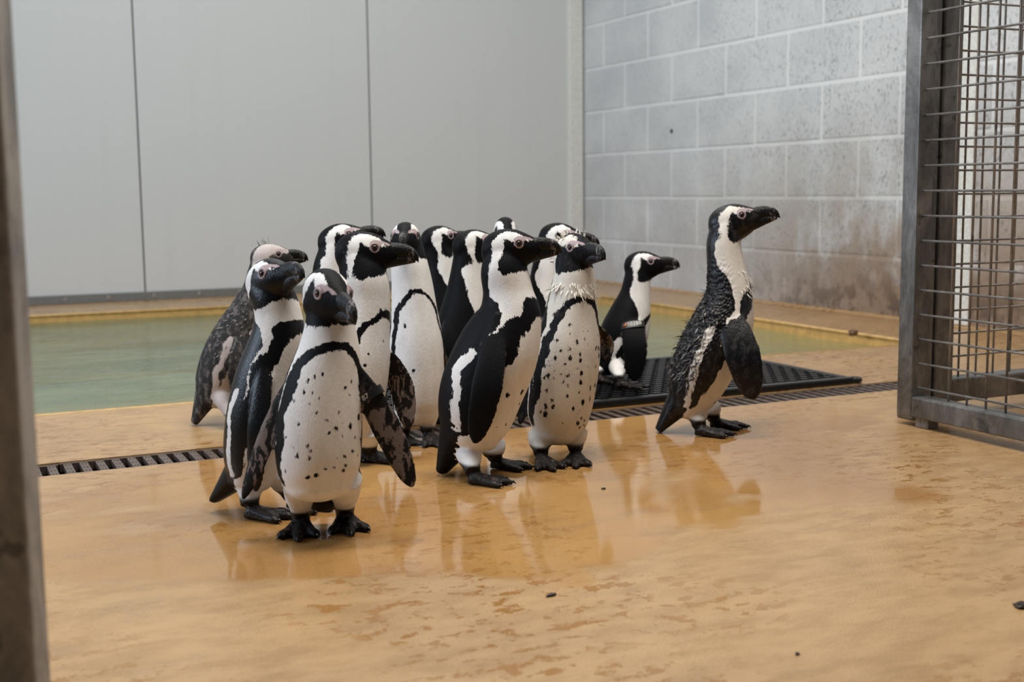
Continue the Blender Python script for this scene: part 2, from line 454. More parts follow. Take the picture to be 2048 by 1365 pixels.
# ------------------------------------------------------------------ penguin materials
def m_plumage(name, white=(.84, .825, .81), black=(.0045, .0045, .0056), rough=.5, fuzz=.0042, mottle=0.0, soft=.0009):
    t = NT(name); p = t.obj()
    st = t.mapping(p, (1, 1, .38))
    n1 = t.noise(st, 430, 3, .65); n2 = t.noise(st, 70, 3, .6); n3 = t.noise(p, 520, 2, .5)
    sdf = t.attr('ink')
    e = t.math('ADD', sdf, t.math('MULTIPLY', t.math('SUBTRACT', n1, .5), fuzz * 2.2))
    e = t.math('ADD', e, t.math('MULTIPLY', t.math('SUBTRACT', n2, .5), fuzz * 2.6))
    k = t.ramp(e, -soft, soft)
    wc = t.mix(t.ramp(n2, .35, .75), white, tuple(c * .90 for c in white))
    bc = t.mix(t.ramp(n1, .4, .8, 0, .55), black, tuple(c * 2.0 for c in black))
    if mottle:
        bc = t.mix(t.ramp(t.noise(t.mapping(p, (1, 1, .6)), 95, 5, .7), .47, .66, 0, mottle), bc, (.20, .18, .165))
    c = t.mix(k, wc, bc)
    # pink bare skin by the eye
    pk = t.ramp(t.math('ADD', t.attr('pink'), t.math('MULTIPLY', t.math('SUBTRACT', n1, .5), .002)), -.0006, .0008)
    c = t.mix(pk, c, (.42, .33, .345))
    # flipper undersides: dark and pinkish grey blotches
    mo = t.ramp(t.noise(t.mapping(p, (1, 1, .45), (.3, .2, 0)), 62, 4, .65, .5), .50, .55)
    mc = t.mix(mo, (.014, .012, .011), (.165, .130, .115))
    c = t.mix(t.attr('under'), c, mc)
    # feet: black skin with pinkish grey mottling
    fo = t.ramp(t.noise(p, 120, 5, .7, .4), .53, .68, 0, .85)
    fc = t.mix(fo, (.012, .0105, .010), (.13, .092, .085))
    c = t.mix(t.attr('feet'), c, fc)
    t.set(Base_Color=c, Roughness=t.ramp(t.math('MAXIMUM', k, t.attr('feet')), 0, 1, .62, rough), IOR=1.42)
    t.l(t.ramp(k, 0, 1, .28, .36 if rough < .4 else .13), t.b.inputs['Specular IOR Level'])
    sc = t.math('ADD', t.math('MULTIPLY', n1, .8), t.math('ADD', t.math('MULTIPLY', n3, .25), t.math('MULTIPLY', t.attr('feet'), t.math('MULTIPLY', t.noise(p, 240, 3, .6), 1.2))))
    t.bump(sc, .5, .0016)
    return t.m
M_PL = m_plumage('penguin_plumage')
M_PL_WET = m_plumage('wet_penguin_plumage', rough=.30)
M_PL_MOULT = m_plumage('moulting_plumage', (.70, .66, .60), rough=.55, fuzz=.0052, mottle=.10)
M_PL_GREY = m_plumage('grey_young_plumage', (.56, .50, .48), (.03, .029, .03), .75, .0040, .75, .0016)
M_PL_RAG = m_plumage('ragged_wet_plumage', (.74, .70, .64), rough=.28, fuzz=.0050, mottle=.14)

def m_bill():
    t = NT('black_bill'); p = t.obj(); a = t.attr('along')
    n = t.noise(t.mapping(p, (1, 1, .5)), 190, 4, .65)
    band = t.math('MULTIPLY', t.ramp(a, .60, .68), t.ramp(a, .86, .78))
    c = t.mix(t.math('MULTIPLY', band, t.ramp(n, .46, .62)), (.006, .0055, .0055), (.22, .205, .20))
    t.set(Base_Color=c, Roughness=.36, IOR=1.36); t.bump(n, .9, .0030)
    return t.m
M_BILL = m_bill()
M_EYE = m_plain('dark_eye', (.018, .011, .008), .06, 0); 
M_RING = m_plain('pink_eye_ring', (.36, .28, .295), .5, .3, 600)
M_CLAW = m_plain('black_claw', (.012, .010, .009), .25)
M_BAND = m_plain('black_band', (.012, .012, .012), .4)
M_INK = m_plain('white_print', (.75, .75, .72), .6)
M_BEADS = [m_plain('red_bead', (.55, .05, .04), .4), m_plain('yellow_bead', (.72, .40, .06), .4), m_plain('pink_bead', (.62, .20, .32), .4)]
M_FEATHER_W = m_plain('cream_feather', (.72, .68, .60), .7)
M_FEATHER_B = m_plain('dark_wet_feather', (.022, .019, .017), .35)
M_FEATHER_G = m_plain('grey_brown_feather', (.17, .15, .13), .7)

# ------------------------------------------------------------------ penguin builder
S_CTL = np.array([0, .12, .30, .50, .68, .80, .90, 1.0])
def hermite(xs, ys, x):
    xs = np.asarray(xs, float); ys = np.asarray(ys, float); x = np.asarray(x, float)
    if ys.ndim == 1: return hermite(xs, ys[:, None], x)[:, 0]
    d = np.zeros_like(ys)
    d[1:-1] = (ys[2:] - ys[:-2]) / (xs[2:] - xs[:-2])[:, None]
    d[0] = (ys[1] - ys[0]) / (xs[1] - xs[0]); d[-1] = (ys[-1] - ys[-2]) / (xs[-1] - xs[-2])
    i = np.clip(np.searchsorted(xs, x, 'right') - 1, 0, len(xs) - 2)
    hh = (xs[i + 1] - xs[i])[:, None]; t = (x - xs[i])[:, None] / hh
    return ((2 * t**3 - 3 * t**2 + 1) * ys[i] + (t**3 - 2 * t**2 + t) * hh * d[i] + (-2 * t**3 + 3 * t**2) * ys[i + 1] + (t**3 - t**2) * hh * d[i + 1])
def unit(v): 
    v = np.asarray(v, float); return v / np.linalg.norm(v, axis=-1, keepdims=True)
def sd_poly(px, pz, poly):
    """signed distance, positive inside"""
    n = len(poly); d = np.full(px.shape, 1e9); inside = np.zeros(px.shape, bool)
    for i in range(n):
        ax, az = poly[i]; bx, bz = poly[(i + 1) % n]
        ex, ez = bx - ax, bz - az
        t = np.clip(((px - ax) * ex + (pz - az) * ez) / (ex * ex + ez * ez), 0, 1)
        d = np.minimum(d, (px - ax - t * ex)**2 + (pz - az - t * ez)**2)
        c = (az > pz) != (bz > pz)
        xi = ax + (pz - az) * ex / (ez if abs(ez) > 1e-12 else 1e-12)
        inside ^= c & (px < xi)
    return np.where(inside, 1, -1) * np.sqrt(d)
def sd_line(px, pz, pts):
    d = np.full(px.shape, 1e9); tt = np.zeros(px.shape); n = len(pts) - 1
    for i in range(n):
        ax, az = pts[i]; bx, bz = pts[i + 1]; ex, ez = bx - ax, bz - az
        t = np.clip(((px - ax) * ex + (pz - az) * ez) / (ex * ex + ez * ez), 0, 1)
        q = np.hypot(px - ax - t * ex, pz - az - t * ez)
        tt = np.where(q < d, (i + t) / n, tt); d = np.minimum(d, q)
    return d, tt
def sstep(a, b, x):
    t = np.clip((x - a) / (b - a), 0, 1); return t * t * (3 - 2 * t)
RC = lambda s: np.interp(s, S_CTL, [.045, .058, .066, .066, .055, .042, .036, .034])
HEADP = np.array([  # x, top, bottom, half width
    [-.0430, .004, -.008, .006], [-.0395, .015, -.018, .0145], [-.0300, .0245, -.027, .0215], [-.0150, .0305, -.0335, .0255],
    [.0000, .0315, -.0345, .0262], [.0140, .0285, -.0315, .0240], [.0250, .0235, -.0265, .0200], [.0340, .0185, -.0215, .0150],
    [.0420, .0140, -.0170, .0105], [.0500, .0100, -.0120, .0060]])
MASK = [(-.004, .0190), (.004, .0125), (.010, .0125), (.017, .0165), (.024, .0150), (.033, .0115), (.055, .0160), (.055, -.02), (.036, -.026), (.024, -.031),
        (.006, -.0345), (-.006, -.0335), (-.0130, -.026), (-.0125, -.010), (-.008, .006)]
PINK = [(.0090, .006), (.0095, .0165), (.0150, .0200), (.024, .0190), (.033, .0160), (.0395, .0125), (.034, .0112), (.0275, .0150), (.0235, .0105), (.0225, .005)]

def remesh(v, f, voxel):
    m = bpy.data.meshes.new('tmp'); m.from_pydata([tuple(p) for p in v], [], f)
    bm = bmesh.new(); bm.from_mesh(m); bmesh.ops.recalc_face_normals(bm, faces=bm.faces); bm.to_mesh(m); bm.free()
    o = bpy.data.objects.new('tmp', m); COL.objects.link(o)
    md = o.modifiers.new('r', 'REMESH'); md.mode = 'VOXEL'; md.voxel_size = voxel; md.adaptivity = 0
    dg = bpy.context.evaluated_depsgraph_get(); dg.update()
    e = o.evaluated_get(dg); em = e.to_mesh()
    V = np.zeros(len(em.vertices) * 3); em.vertices.foreach_get('co', V); V = V.reshape(-1, 3).copy()
    Fq = [tuple(p.vertices) for p in em.polygons]
    e.to_mesh_clear(); bpy.data.objects.remove(o); bpy.data.meshes.remove(m)
    return V, Fq
def neighbours(F, n):
    a = np.array([f if len(f) == 4 else (*f, f[-1]) for f in F])
    e = np.concatenate([a[:, [0, 1]], a[:, [1, 2]], a[:, [2, 3]], a[:, [3, 0]]]); e = e[e[:, 0] != e[:, 1]]
    e = np.unique(np.sort(e, 1), axis=0)
    return np.concatenate([e[:, 0], e[:, 1]]), np.concatenate([e[:, 1], e[:, 0]])
def lap(V, I, J, it, lam):
    n = len(V); cnt = np.maximum(np.bincount(I, minlength=n), 1)
    for _ in range(it):
        if V.ndim == 1: A = np.bincount(I, V[J], n) / cnt
        else: A = np.stack([np.bincount(I, V[J, k], n) / cnt for k in range(V.shape[1])], 1)
        V = V + (lam if np.ndim(lam) == 0 or V.ndim == 1 else lam[:, None]) * (A - V)
    return V

PENGUINS = []
def penguin(label, D, spine, yaw, head, feet=None, flippers=(), tail=None, mat=None, voxel=.0023, band=.0105, band_s=.745, spots=0, seed=1,
            pattern='adult', ka=1.0, kb=1.0, group='penguins huddled by the pool', extra=None, headtone=1.0, ybend=None, legs=None):
    rng = np.random.default_rng(seed)
    px = D / F                                        # metres per pixel at this depth
    midpx = spine[2][0]
    view = at(midpx, 700, 1.0) - CAM; view[2] = 0; tow = -unit(view); rgt = np.array([-tow[1], tow[0], 0.0])
    def hd(a): a = math.radians(a); return math.cos(a) * tow + math.sin(a) * rgt
    # --- spine
    hx, hy, hdd, hyaw, hpitch, hs = head[:6]
    HC = at(hx, hy, D + hdd)
    hf = hd(hyaw) * math.cos(math.radians(hpitch)) + np.array([0, 0, math.sin(math.radians(hpitch))])
    hl = np.cross([0, 0, 1], hd(hyaw)); hu = np.cross(hf, hl)
    if len(head) > 6:
        ra = math.radians(head[6]); hl, hu = hl * math.cos(ra) + hu * math.sin(ra), hu * math.cos(ra) - hl * math.sin(ra)
    HM = np.stack([hf, hl, hu], 1)
    ctl = np.array([at(c[0], c[1], D + (c[3] if len(c) > 3 else 0)) for c in spine] + [HC - hf * .011 * hs - hu * .008 * hs])
    rad = np.array([c[2] * px for c in spine] + [.0285 * hs])
    yaws = np.interp(S_CTL, [0, .68, 1.0], [yaw, yaw, yaw + .75 * (hyaw - yaw)])
    NR, NA = 90, 56
    ss = np.linspace(0, 1, NR)
    Cn = hermite(S_CTL, ctl, ss); Rn = np.maximum(hermite(S_CTL, rad, ss), .01); Yn = np.interp(ss, S_CTL, yaws)
    T = unit(np.gradient(Cn, ss, axis=0))
    Fw = np.array([hd(a) for a in Yn]); Fw = unit(Fw - T * (Fw * T).sum(1, keepdims=True)); Lf = np.cross(T, Fw)
    kaS = np.interp(ss, [0, .7, .9, 1], [ka, ka, 1, 1]); kbS = np.interp(ss, [0, .7, .9, 1], [kb, kb, 1, 1])
    ang = np.linspace(0, 2 * math.pi, NA, endpoint=False)
    v = []; f = []; comp = []; ring = []
    def add(rings, cid, rid=None):
        b = len(v); n = len(rings[0])
        for i, r in enumerate(rings):
            v.extend(r); comp.extend([cid] * n); ring.extend([(rid[i] if rid is not None else 0)] * n)
        for i in range(len(rings) - 1):
            for j in range(n):
                k = (j + 1) % n; f.append((b + i * n + j, b + i * n + k, b + (i + 1) * n + k, b + (i + 1) * n + j))
        f.append(tuple(b + j for j in range(n))[::-1]); f.append(tuple(b + (len(rings) - 1) * n + j for j in range(n)))
    def ringpts(c, t, fw, lf, r1, r2): return c + fw * (np.cos(ang) * r1)[:, None] + lf * (np.sin(ang) * r2)[:, None]
    rings = []; rid = []
    for q in (.98, .85, .6, .3):                      # rounded underside
        rr = Rn[0] * math.sqrt(1 - q * q); rings.append(ringpts(Cn[0] - T[0] * Rn[0] * .50 * q, T[0], Fw[0], Lf[0], rr * kb, rr * ka)); rid.append(0)
    for i in range(NR): rings.append(ringpts(Cn[i], T[i], Fw[i], Lf[i], Rn[i] * kbS[i], Rn[i] * kaS[i])); rid.append(i)
    for q in (.5, .85): rr = Rn[-1] * math.sqrt(1 - q * q); rings.append(ringpts(Cn[-1] + T[-1] * Rn[-1] * .7 * q, T[-1], Fw[-1], Lf[-1], rr, rr)); rid.append(NR - 1)
    add(rings, 0, rid)
    # --- head
    xs_ = np.linspace(HEADP[0, 0], HEADP[-1, 0], 26)
    hp = np.stack([hermite(HEADP[:, 0], HEADP[:, k], xs_) for k in (1, 2, 3)], 1)
    rings = []
    for x, (tp, bt, w) in zip(xs_, hp):
        zc, hz = (tp + bt) / 2, (tp - bt) / 2; w = max(w, .003)
        L = np.stack([np.full(NA, x), w * np.sin(ang), zc + hz * np.cos(ang)], 1) * hs
        rings.append(HC + L @ HM.T)
    add(rings, 1)
    # --- tail
    if tail:
        tk = tail[3] if len(tail) > 3 else .60; a = Cn[7] - Fw[7] * Rn[7] * (1.0 - tk); b = at(tail[0], tail[1], D + (tail[2] if len(tail) > 2 else 0.0)); b[2] = max(b[2], .004 + (.0185 if D > 3 else 0))
        rings = []
        for q in np.linspace(0, 1, 10):
            c = a + (b - a) * q; w = Rn[7] * (tk * (1 - q) + .34 * q); th = Rn[7] * (tk * .97 * (1 - q) + .16 * q)
            tt = unit(b - a); lf = unit(np.cross([0, 0, 1.], hd(yaw))); up = np.cross(tt, lf)
            rings.append(c + lf * (np.sin(ang) * w)[:, None] + up * (np.cos(ang) * th)[:, None])
        add(rings, 2)
    # --- flippers
    flip = []
    flippers = list(flippers); have = set()
    for fl in flippers:
        r0 = at(fl['pts'][0][0], fl['pts'][0][1], D + fl['pts'][0][2]); n0 = int(np.argmin(np.linalg.norm(Cn - r0, axis=1)))
        have.add(1 if (r0 - Cn[n0]) @ Lf[n0] > 0 else -1)
    for sd_ in {-1, 1} - have:                        # the flipper on the hidden side, hanging against the body
        i1, i2, i3 = int(.64 * NR), int(.42 * NR), int(.20 * NR)
        flippers.append(dict(P3=np.array([Cn[i1] + Lf[i1] * sd_ * Rn[i1] * .92, Cn[i2] + Lf[i2] * sd_ * (Rn[i2] * ka + .006) - Fw[i2] * .006, Cn[i3] + Lf[i3] * sd_ * (Rn[i3] * ka + .008) - Fw[i3] * .014]),
                             hw=.021 / px, chord=yaw, out=yaw - 90 * sd_))
    for k, fl in enumerate(flippers):
        hwp, cyaw, out = fl['hw'], fl['chord'], fl['out']
        P3 = fl['P3'] if 'P3' in fl else np.array([at(q[0], q[1], D + q[2]) for q in fl['pts']])
        near = np.argmin(np.linalg.norm(Cn - P3[0], axis=1)); P3[0] = P3[0] + (Cn[near] - P3[0]) * .38 + np.array([0, 0, .012])
        tq = np.linspace(0, 1, 30); ln = np.linalg.norm(P3[1] - P3[0]) / (np.linalg.norm(P3[1] - P3[0]) + np.linalg.norm(P3[2] - P3[1]))
        cc = hermite([0, ln, 1], P3, tq); tt = unit(np.gradient(cc, tq, axis=0))
        ch = np.array(hd(cyaw)) + np.array([0, 0, fl.get('cz', 0.)]); ch = unit(ch - tt * (tt @ ch)[:, None]); nn = np.cross(tt, ch)
        od = hd(out); nn = nn * np.sign(nn @ od).reshape(-1, 1)
        wv = hwp * px * np.interp(tq, [0, .1, .3, .55, .8, .92, .98, 1], [.40, .52, .86, 1.0, .84, .60, .34, .14])
        th = np.interp(tq, [0, .15, .5, 1], [.0105, .0080, .0048, .0030])
        rings = []
        for i in range(30):
            cq = np.cos(ang); sq_ = np.sin(ang)
            rings.append(cc[i] + ch[i] * (cq * wv[i])[:, None] + nn[i] * (sq_ * th[i] * (1 - .35 * cq))[:, None])
        add(rings, 10 + k, list(range(30)))
        flip.append(dict(cc=cc, ch=ch, nn=nn, wv=wv, style=fl.get('style', 'black'), root=P3[0], th=th, tt=tt))
    # --- legs and feet
    claws = []
    bl = unit(np.cross([0, 0, 1.], hd(yaw)))
    if feet is None:
        base = Cn[0].copy(); base[2] = 0; base = base + hd(yaw) * .012
        if base[0] > .80 and base[1] > 2.36 and base[1] < 3: base[2] = .0183
        feet = [(base + bl * .032, yaw + 12), (base - bl * .032, yaw - 12)]
    else:
        feet = [((floor_at(q[0], q[1], q[3] if len(q) > 3 else 0.), q[2])) for q in feet]
    fs = .97 * hs
    for q, (fp, fyaw) in enumerate(feet):
        fd = hd(fyaw); sd = np.cross([0, 0, 1.], fd); z0 = fp[2]
        ank = fp + np.array([0, 0, .020])
        if legs: top = at(legs[q][0], legs[q][1], D + (legs[q][2] if len(legs[q]) > 2 else 0))
        else:
            side = np.sign((fp - Cn[0]) @ bl) or 1
            top = Cn[2 * 4] + bl * side * Rn[6] * .45; 
        lr = []
        for u in np.linspace(0, 1, 12):
            c = top + (ank - top) * u; r = np.interp(u, [0, .45, .7, 1], [.022, .0190, .0140, .0122]) * fs
            tdir = unit(ank - top); a1 = unit(fd - tdir * (fd @ tdir)); a2 = np.cross(tdir, a1)
            lr.append(c + a1 * (np.cos(ang) * r)[:, None] + a2 * (np.sin(ang) * r)[:, None])
        add(lr, 3, [int(u * 10) for u in np.linspace(0, 1, 12)])
        tips = []
        for ta, tl in ((-27, .053), (0, .062), (27, .053)):
            ta = math.radians(ta); d2 = fd * math.cos(ta) + sd * math.sin(ta); s2 = np.cross([0, 0, 1.], d2)
            tr = []
            for u in np.linspace(-.12, 1, 16):
                hgt = np.interp(u, [-.12, .05, .25, .6, .85, 1], [.010, .0195, .0165, .0110, .0105, .006]) * fs
                w = np.interp(u, [-.12, .05, .3, .7, .9, 1], [.006, .0105, .0085, .0066, .0072, .004]) * fs
                c = fp + d2 * u * tl * fs
                tr.append(np.stack([c[0] + s2[0] * w * np.sin(ang), c[1] + s2[1] * w * np.sin(ang), z0 + .0005 + hgt * (.5 + .5 * np.cos(ang))], 1))
            add(tr, 4); tips.append(fp + d2 * tl * fs)
            claws.append((fp + d2 * tl * fs * .95 + np.array([0, 0, .006]), d2))
        for i in range(2):                            # webs
            A, B = tips[i], tips[i + 1]; wr_ = []
            for u in np.linspace(.08, .86, 10):
                pa = fp + (A - fp) * u; pb = fp + (B - fp) * u; md_ = (pa + pb) / 2 - unit((A + B) / 2 - fp) * .007 * u * fs
                hz = np.interp(u, [0, 1], [.012, .0052]) * fs
                lo = [pa, md_, pb]; loop = [p_ + np.array([0, 0, .0008]) for p_ in lo] + [p_ + np.array([0, 0, hz]) for p_ in lo[::-1]]
                wr_.append(np.array(loop))
            add(wr_, 4)
    v = np.array(v); comp = np.array(comp); ring = np.array(ring)
    V, FQ = remesh(v, f, voxel)
    I, J = neighbours(FQ, len(V))
    # --- which source component is each vertex nearest to
    kd = kdtree.KDTree(len(v))
    for i, p in enumerate(v): kd.insert(p, i)
    kd.balance()
    idx = np.array([kd.find(p)[1] for p in V])
    cp = comp[idx]; rg = ring[idx]
    # smooth, more where the head meets the neck
    hl_ = (V - HC) @ HM / hs
    dn = np.linalg.norm(hl_ - np.array([-.006, 0, -.03]), axis=1)
    Vs = lap(V, I, J, 3, .5)
    wj = np.clip(sstep(.055, .03, dn), 0, 1)
    for fl in flip: wj = np.maximum(wj, sstep(.055, .02, np.linalg.norm(V - (fl['root'] * .55 + fl['cc'][9] * .45), axis=1)) * np.where(cp >= 10, .55, 1))
    zg = V[:, 2] - min(p_[2] for p_, _ in feet)
    wj = np.maximum(wj, sstep(.050, .072, zg) * sstep(.125, .10, zg) * np.isin(cp, (0, 2, 3)))
    V = Vs
    for _ in range(18): V = lap(lap(V, I, J, 1, .60 * wj), I, J, 1, -.56 * wj)
    V = lap(V, I, J, 4, .5 * wj)
    V[:, 2] = np.maximum(V[:, 2], .0003 + min(p_[2] for p_, _ in feet))
    # --- body coordinates: s along the spine, phi round it
    isb = np.isin(cp, (0,))
    kd2 = kdtree.KDTree(int((comp == 0).sum()))
    for i in np.where(comp == 0)[0]: kd2.insert(v[i], int(i))
    kd2.balance()
    ri = ring[np.array([kd2.find(p)[1] for p in V])]
    best = np.full(len(V), 1e9); sS = ss[ri].copy()
    for dj in (-2, -1, 0, 1):
        a = np.clip(ri + dj, 0, NR - 2)
        d0 = ((V - Cn[a]) * T[a]).sum(1); d1 = ((V - Cn[a + 1]) * T[a + 1]).sum(1)
        u = d0 / np.where(np.abs(d0 - d1) < 1e-9, 1e-9, d0 - d1)
        pen = np.abs(u - .5); ok = pen < best
        best = np.where(ok, pen, best); sS = np.where(ok, ss[a] + np.clip(u, -1, 2) * (ss[1] - ss[0]), sS)
    sS = np.clip(sS, 0, 1)
    ii = sS * (NR - 1); i0 = np.clip(ii.astype(int), 0, NR - 2); w = (ii - i0)[:, None]
    mixr = lambda A: A[i0] * (1 - w) + A[i0 + 1] * w
    rel = V - mixr(Cn)
    phi = np.arctan2((rel * mixr(Lf)).sum(1) / np.interp(sS, ss, kaS), (rel * mixr(Fw)).sum(1) / np.interp(sS, ss, kbS))
    dg_ = np.degrees(np.abs(phi)); rc = RC(sS); Lc = .36
    ph = rng.uniform(0, 6.28, 8)
    wob = .0030 * (.35 * np.sin(V[:, 2] * 330 + 5 * np.sin(V[:, 0] * 210 + ph[4])) + .3 * np.sin(V[:, 0] * 400 + V[:, 1] * 340 + ph[5] + V[:, 2] * 150) + np.sin(V[:, 2] * 95 + ph[0]) + np.sin(V[:, 0] * 120 + ph[1] + V[:, 2] * 40) + .6 * np.sin(V[:, 1] * 150 + ph[2]))
    U = np.radians(dg_) * rc + wob; Hh = sS * Lc + .4 * wob
    b3 = np.interp(sS, [0, .12, .3, .45, .52, .6, .68, .74, .8, .9, 1], [98, 94, 90, 90, 89, 85, 87, 98, 114, 124, 127])
    back = U - np.radians(b3) * rc
    bs = band_s
    pl_ = [(0, bs), (22, bs - .004), (40, bs - .03), (58, bs - .105), (70, bs - .22), (77, .36), (84, .2), (93, .05)]
    line = [(math.radians(a) * float(RC(s)), s * Lc) for a, s in pl_]
    dl, tl = sd_line(U, Hh, line)
    bw = band * np.interp(tl, [0, .3, .5, .75, 1], [.72, .85, 1.15, 1.3, 1.1])
    ink = np.maximum(back, bw - dl) if pattern != 'young' else back
    st = [(112, .44), (115, .32), (111, .18), (103, .03)]
    ds, ts = sd_line(U, Hh, [(math.radians(a) * float(RC(s)), s * Lc) for a, s in st])
    ink = np.minimum(ink, ds - .0085 * np.interp(ts, [0, .2, .6, 1], [.9, 1.15, .8, .7]))
    if spots:
        su, sv, sr = [], [], []
        for _ in range(spots * 40):
            a_, b_ = rng.uniform(-64, 64), rng.uniform(.08, band_s - .085 - .0)
            if abs(a_) > 52 and b_ > .5: continue
            if b_ > band_s - .085 - .11 * (a_ / 50) ** 2: continue
            if all(math.hypot((a_ - q[0]) * .00115, (b_ - q[1]) * .36) > .0135 * (36 / max(spots, 20)) ** .5 for q in zip(su, sv)):
                su.append(a_); sv.append(b_); sr.append(rng.uniform(.0016, .0032))
            if len(su) >= spots: break
        Us = np.radians(np.degrees(phi)) * rc; Hs = sS * Lc
        for a, b, r in zip(su, sv, sr):
            ink = np.maximum(ink, r - np.hypot(Us - math.radians(a) * float(RC(b)), (Hs - b * Lc) * .72))
    # --- head pattern in head coordinates
    hl_ = (V - HC) @ HM / hs
    x_, y_, z_ = hl_[:, 0], np.abs(hl_[:, 1]), hl_[:, 2]
    al = np.degrees(np.arctan2(z_, -x_ + .0)); lam = np.degrees(np.arctan2(y_, np.hypot(x_, z_)))
    l0 = (.45 if pattern == 'young' else 1.0) * np.interp(al, [-180, -100, -70, -20, 20, 60, 100, 150, 180], [-40, -40, 44, 46, 40, 30, 21, 22, 22])
    crown = np.radians(l0 - lam) * .032
    dist = np.linalg.norm(hl_ - np.array([0, 0, -.004]), axis=1)
    wh = sstep(.062, .040, dist)
    wob2 = wob * .35
    black = ink * (1 - wh) + (crown + wob2) * wh
    mk = sd_poly(x_ + wob2, z_ + wob2, MASK) 
    nearh = (sS > .72) & (dist < .085)
    mk = np.where(nearh, mk, -.02)
    if pattern == 'young': mk = np.where(nearh, sd_poly(x_, z_, [(-.006, .006), (.006, .010), (.033, .009), (.055, .015), (.055, -.02), (.03, -.03), (.0, -.03)]), -.02)
    ink = np.maximum(black, mk)
    pink = np.where(nearh & (y_ > .006), sd_poly(x_, z_, PINK), -.01)
    under = np.zeros(len(V)); feetm = np.zeros(len(V))
    for k, fl in enumerate(flip):
        sel = cp == 10 + k
        r_ = rg[sel]; rel = V[sel] - fl['cc'][r_]
        inner = (rel * fl['nn'][r_]).sum(1) < .0004
        edge = (rel * fl['ch'][r_]).sum(1)
        q = np.full(sel.sum(), .02)
        wr_ = sstep(5, 10, r_)
        under[sel] = np.where(inner, 1.0, 0.0) * wr_
        if fl['style'] == 'mottled': under[sel] = wr_
        ink[sel] = ink[sel] * (1 - wr_) + q * wr_
    ink[cp == 2] = .02
    ft = cp == 4; feetm[ft] = 1
    lg = cp == 3
    zz = V[:, 2] - min(p[2] for p, _ in feet)
    feetm[lg] = sstep(.036, .030, zz[lg])
    ink[lg & (zz < .075)] = -.01
    feetm = lap(feetm, I, J, 2, .5); under = lap(under, I, J, 2, .5); ink = lap(ink, I, J, 1, .5)
    # --- ragged surface for soaked or moulting birds
    me = bpy.data.meshes.new('body')
    root = np.mean([p for p, _ in feet], 0)
    if pattern == 'ragged':
        amp = .0030 * sstep(.05, .3, sS) * sstep(70, 115, dg_) * (cp == 0) * sstep(.88, .75, sS)
        nrm = unit(rel_ := (V - mixr(Cn)))
        cl = np.sin(sS * 230 + 3 * np.sin(phi * 9)) * np.sin(phi * 26 + 2 * np.sin(sS * 60))
        V = V + nrm * (amp * np.maximum(cl, -.2))[:, None]
    me.from_pydata([tuple(p) for p in (V - root)], [], FQ)
    me.polygons.foreach_set('use_smooth', [True] * len(me.polygons))
    for nm, arr in (('ink', ink), ('pink', pink), ('under', under), ('feet', feetm)):
        at_ = me.attributes.new(nm, 'FLOAT', 'POINT'); at_.data.foreach_set('value', arr.astype(np.float32))
    me.materials.append(mat or M_PL)
    e = empty('penguin', root); tag(e, label, 'penguin', group)
    link('body', me, e)
    bvh = BVHTree.FromPolygons([tuple(p) for p in V], FQ)
    # --- bill
    def bill(nm, tab, n=16):
        mb = MB(); rings = []; al_ = []
        for x, top, bot, w in tab:
            zc, hz = (top + bot) / 2, (top - bot) / 2
            aa = np.linspace(0, 2 * math.pi, n, endpoint=False)
            Lc_ = np.stack([np.full(n, x), w * np.sign(np.sin(aa)) * np.abs(np.sin(aa))**.9, zc + hz * np.cos(aa)], 1) * hs
            rings.append((HC + Lc_ @ HM.T) - root); al_ += [(x - .034) / .046] * n
        mb.grid(rings); m = mb.mesh(nm, M_BILL, smooth=True)
        a_ = m.attributes.new('along', 'FLOAT', 'POINT'); a_.data.foreach_set('value', np.array(al_, np.float32))
        return link(nm, m, e)
    bill('upper_bill', [(.030, .0150, -.008, .0105), (.037, .0158, -.0082, .0102), (.046, .0160, -.0080, .0086), (.056, .0148, -.0078, .0070), (.066, .0118, -.0078, .0058), (.073, .0072, -.0088, .0046), (.0775, .0015, -.0112, .0030), (.0792, -.0042, -.0128, .0014)])
    bill('lower_bill', [(.026, .000, -.0235, .0103), (.034, .000, -.0220, .0098), (.044, -.001, -.0195, .0082), (.054, -.0015, -.0172, .0066), (.064, -.0030, -.0152, .0052), (.070, -.0045, -.0138, .0040), (.0745, -.0070, -.0125, .0022)])
    # --- eyes
    for sgn in (-1, 1):
        o0 = HC + HM @ (np.array([.0165, sgn * .06, .0085]) * hs); dr = -HM[:, 1] * sgn
        hit = bvh.ray_cast(Vector(o0), Vector(dr), .1)
        if hit[0] is None: continue
        nrm = Vector(HM @ unit(np.array([.22, sgn, .12])))
        c = hit[0] - nrm * .0016 * hs - Vector(root)
        rm = nrm.to_track_quat('Z', 'Y').to_matrix().to_4x4(); rm.translation = c
        mb = MB(); rr = []
        for a in np.linspace(0.02, math.pi / 2 + .2, 8): rr.append([(.0050 * hs * math.sin(a) * math.cos(b), .0050 * hs * math.sin(a) * math.sin(b), .0042 * hs * math.cos(a)) for b in [i * math.pi / 8 for i in range(16)]])
        mb.grid(rr); m = mb.mesh('eye', M_EYE, smooth=True)
        eo = link('eye', m, e); eo.matrix_local = rm
        mb = MB(); rr = []
        for b in [i * math.pi / 12 for i in range(24)] + [0]:
            rr.append([((.0060 + .0018 * math.cos(q)) * hs * math.cos(b), (.0060 + .0018 * math.cos(q)) * hs * math.sin(b), (.0012 + .0014 * math.sin(q)) * hs) for q in [i * math.pi / 4 for i in range(8)]])
        mb.grid(rr, True, False); link('eye_ring', mb.mesh('eye_ring', M_RING, smooth=True), eo)
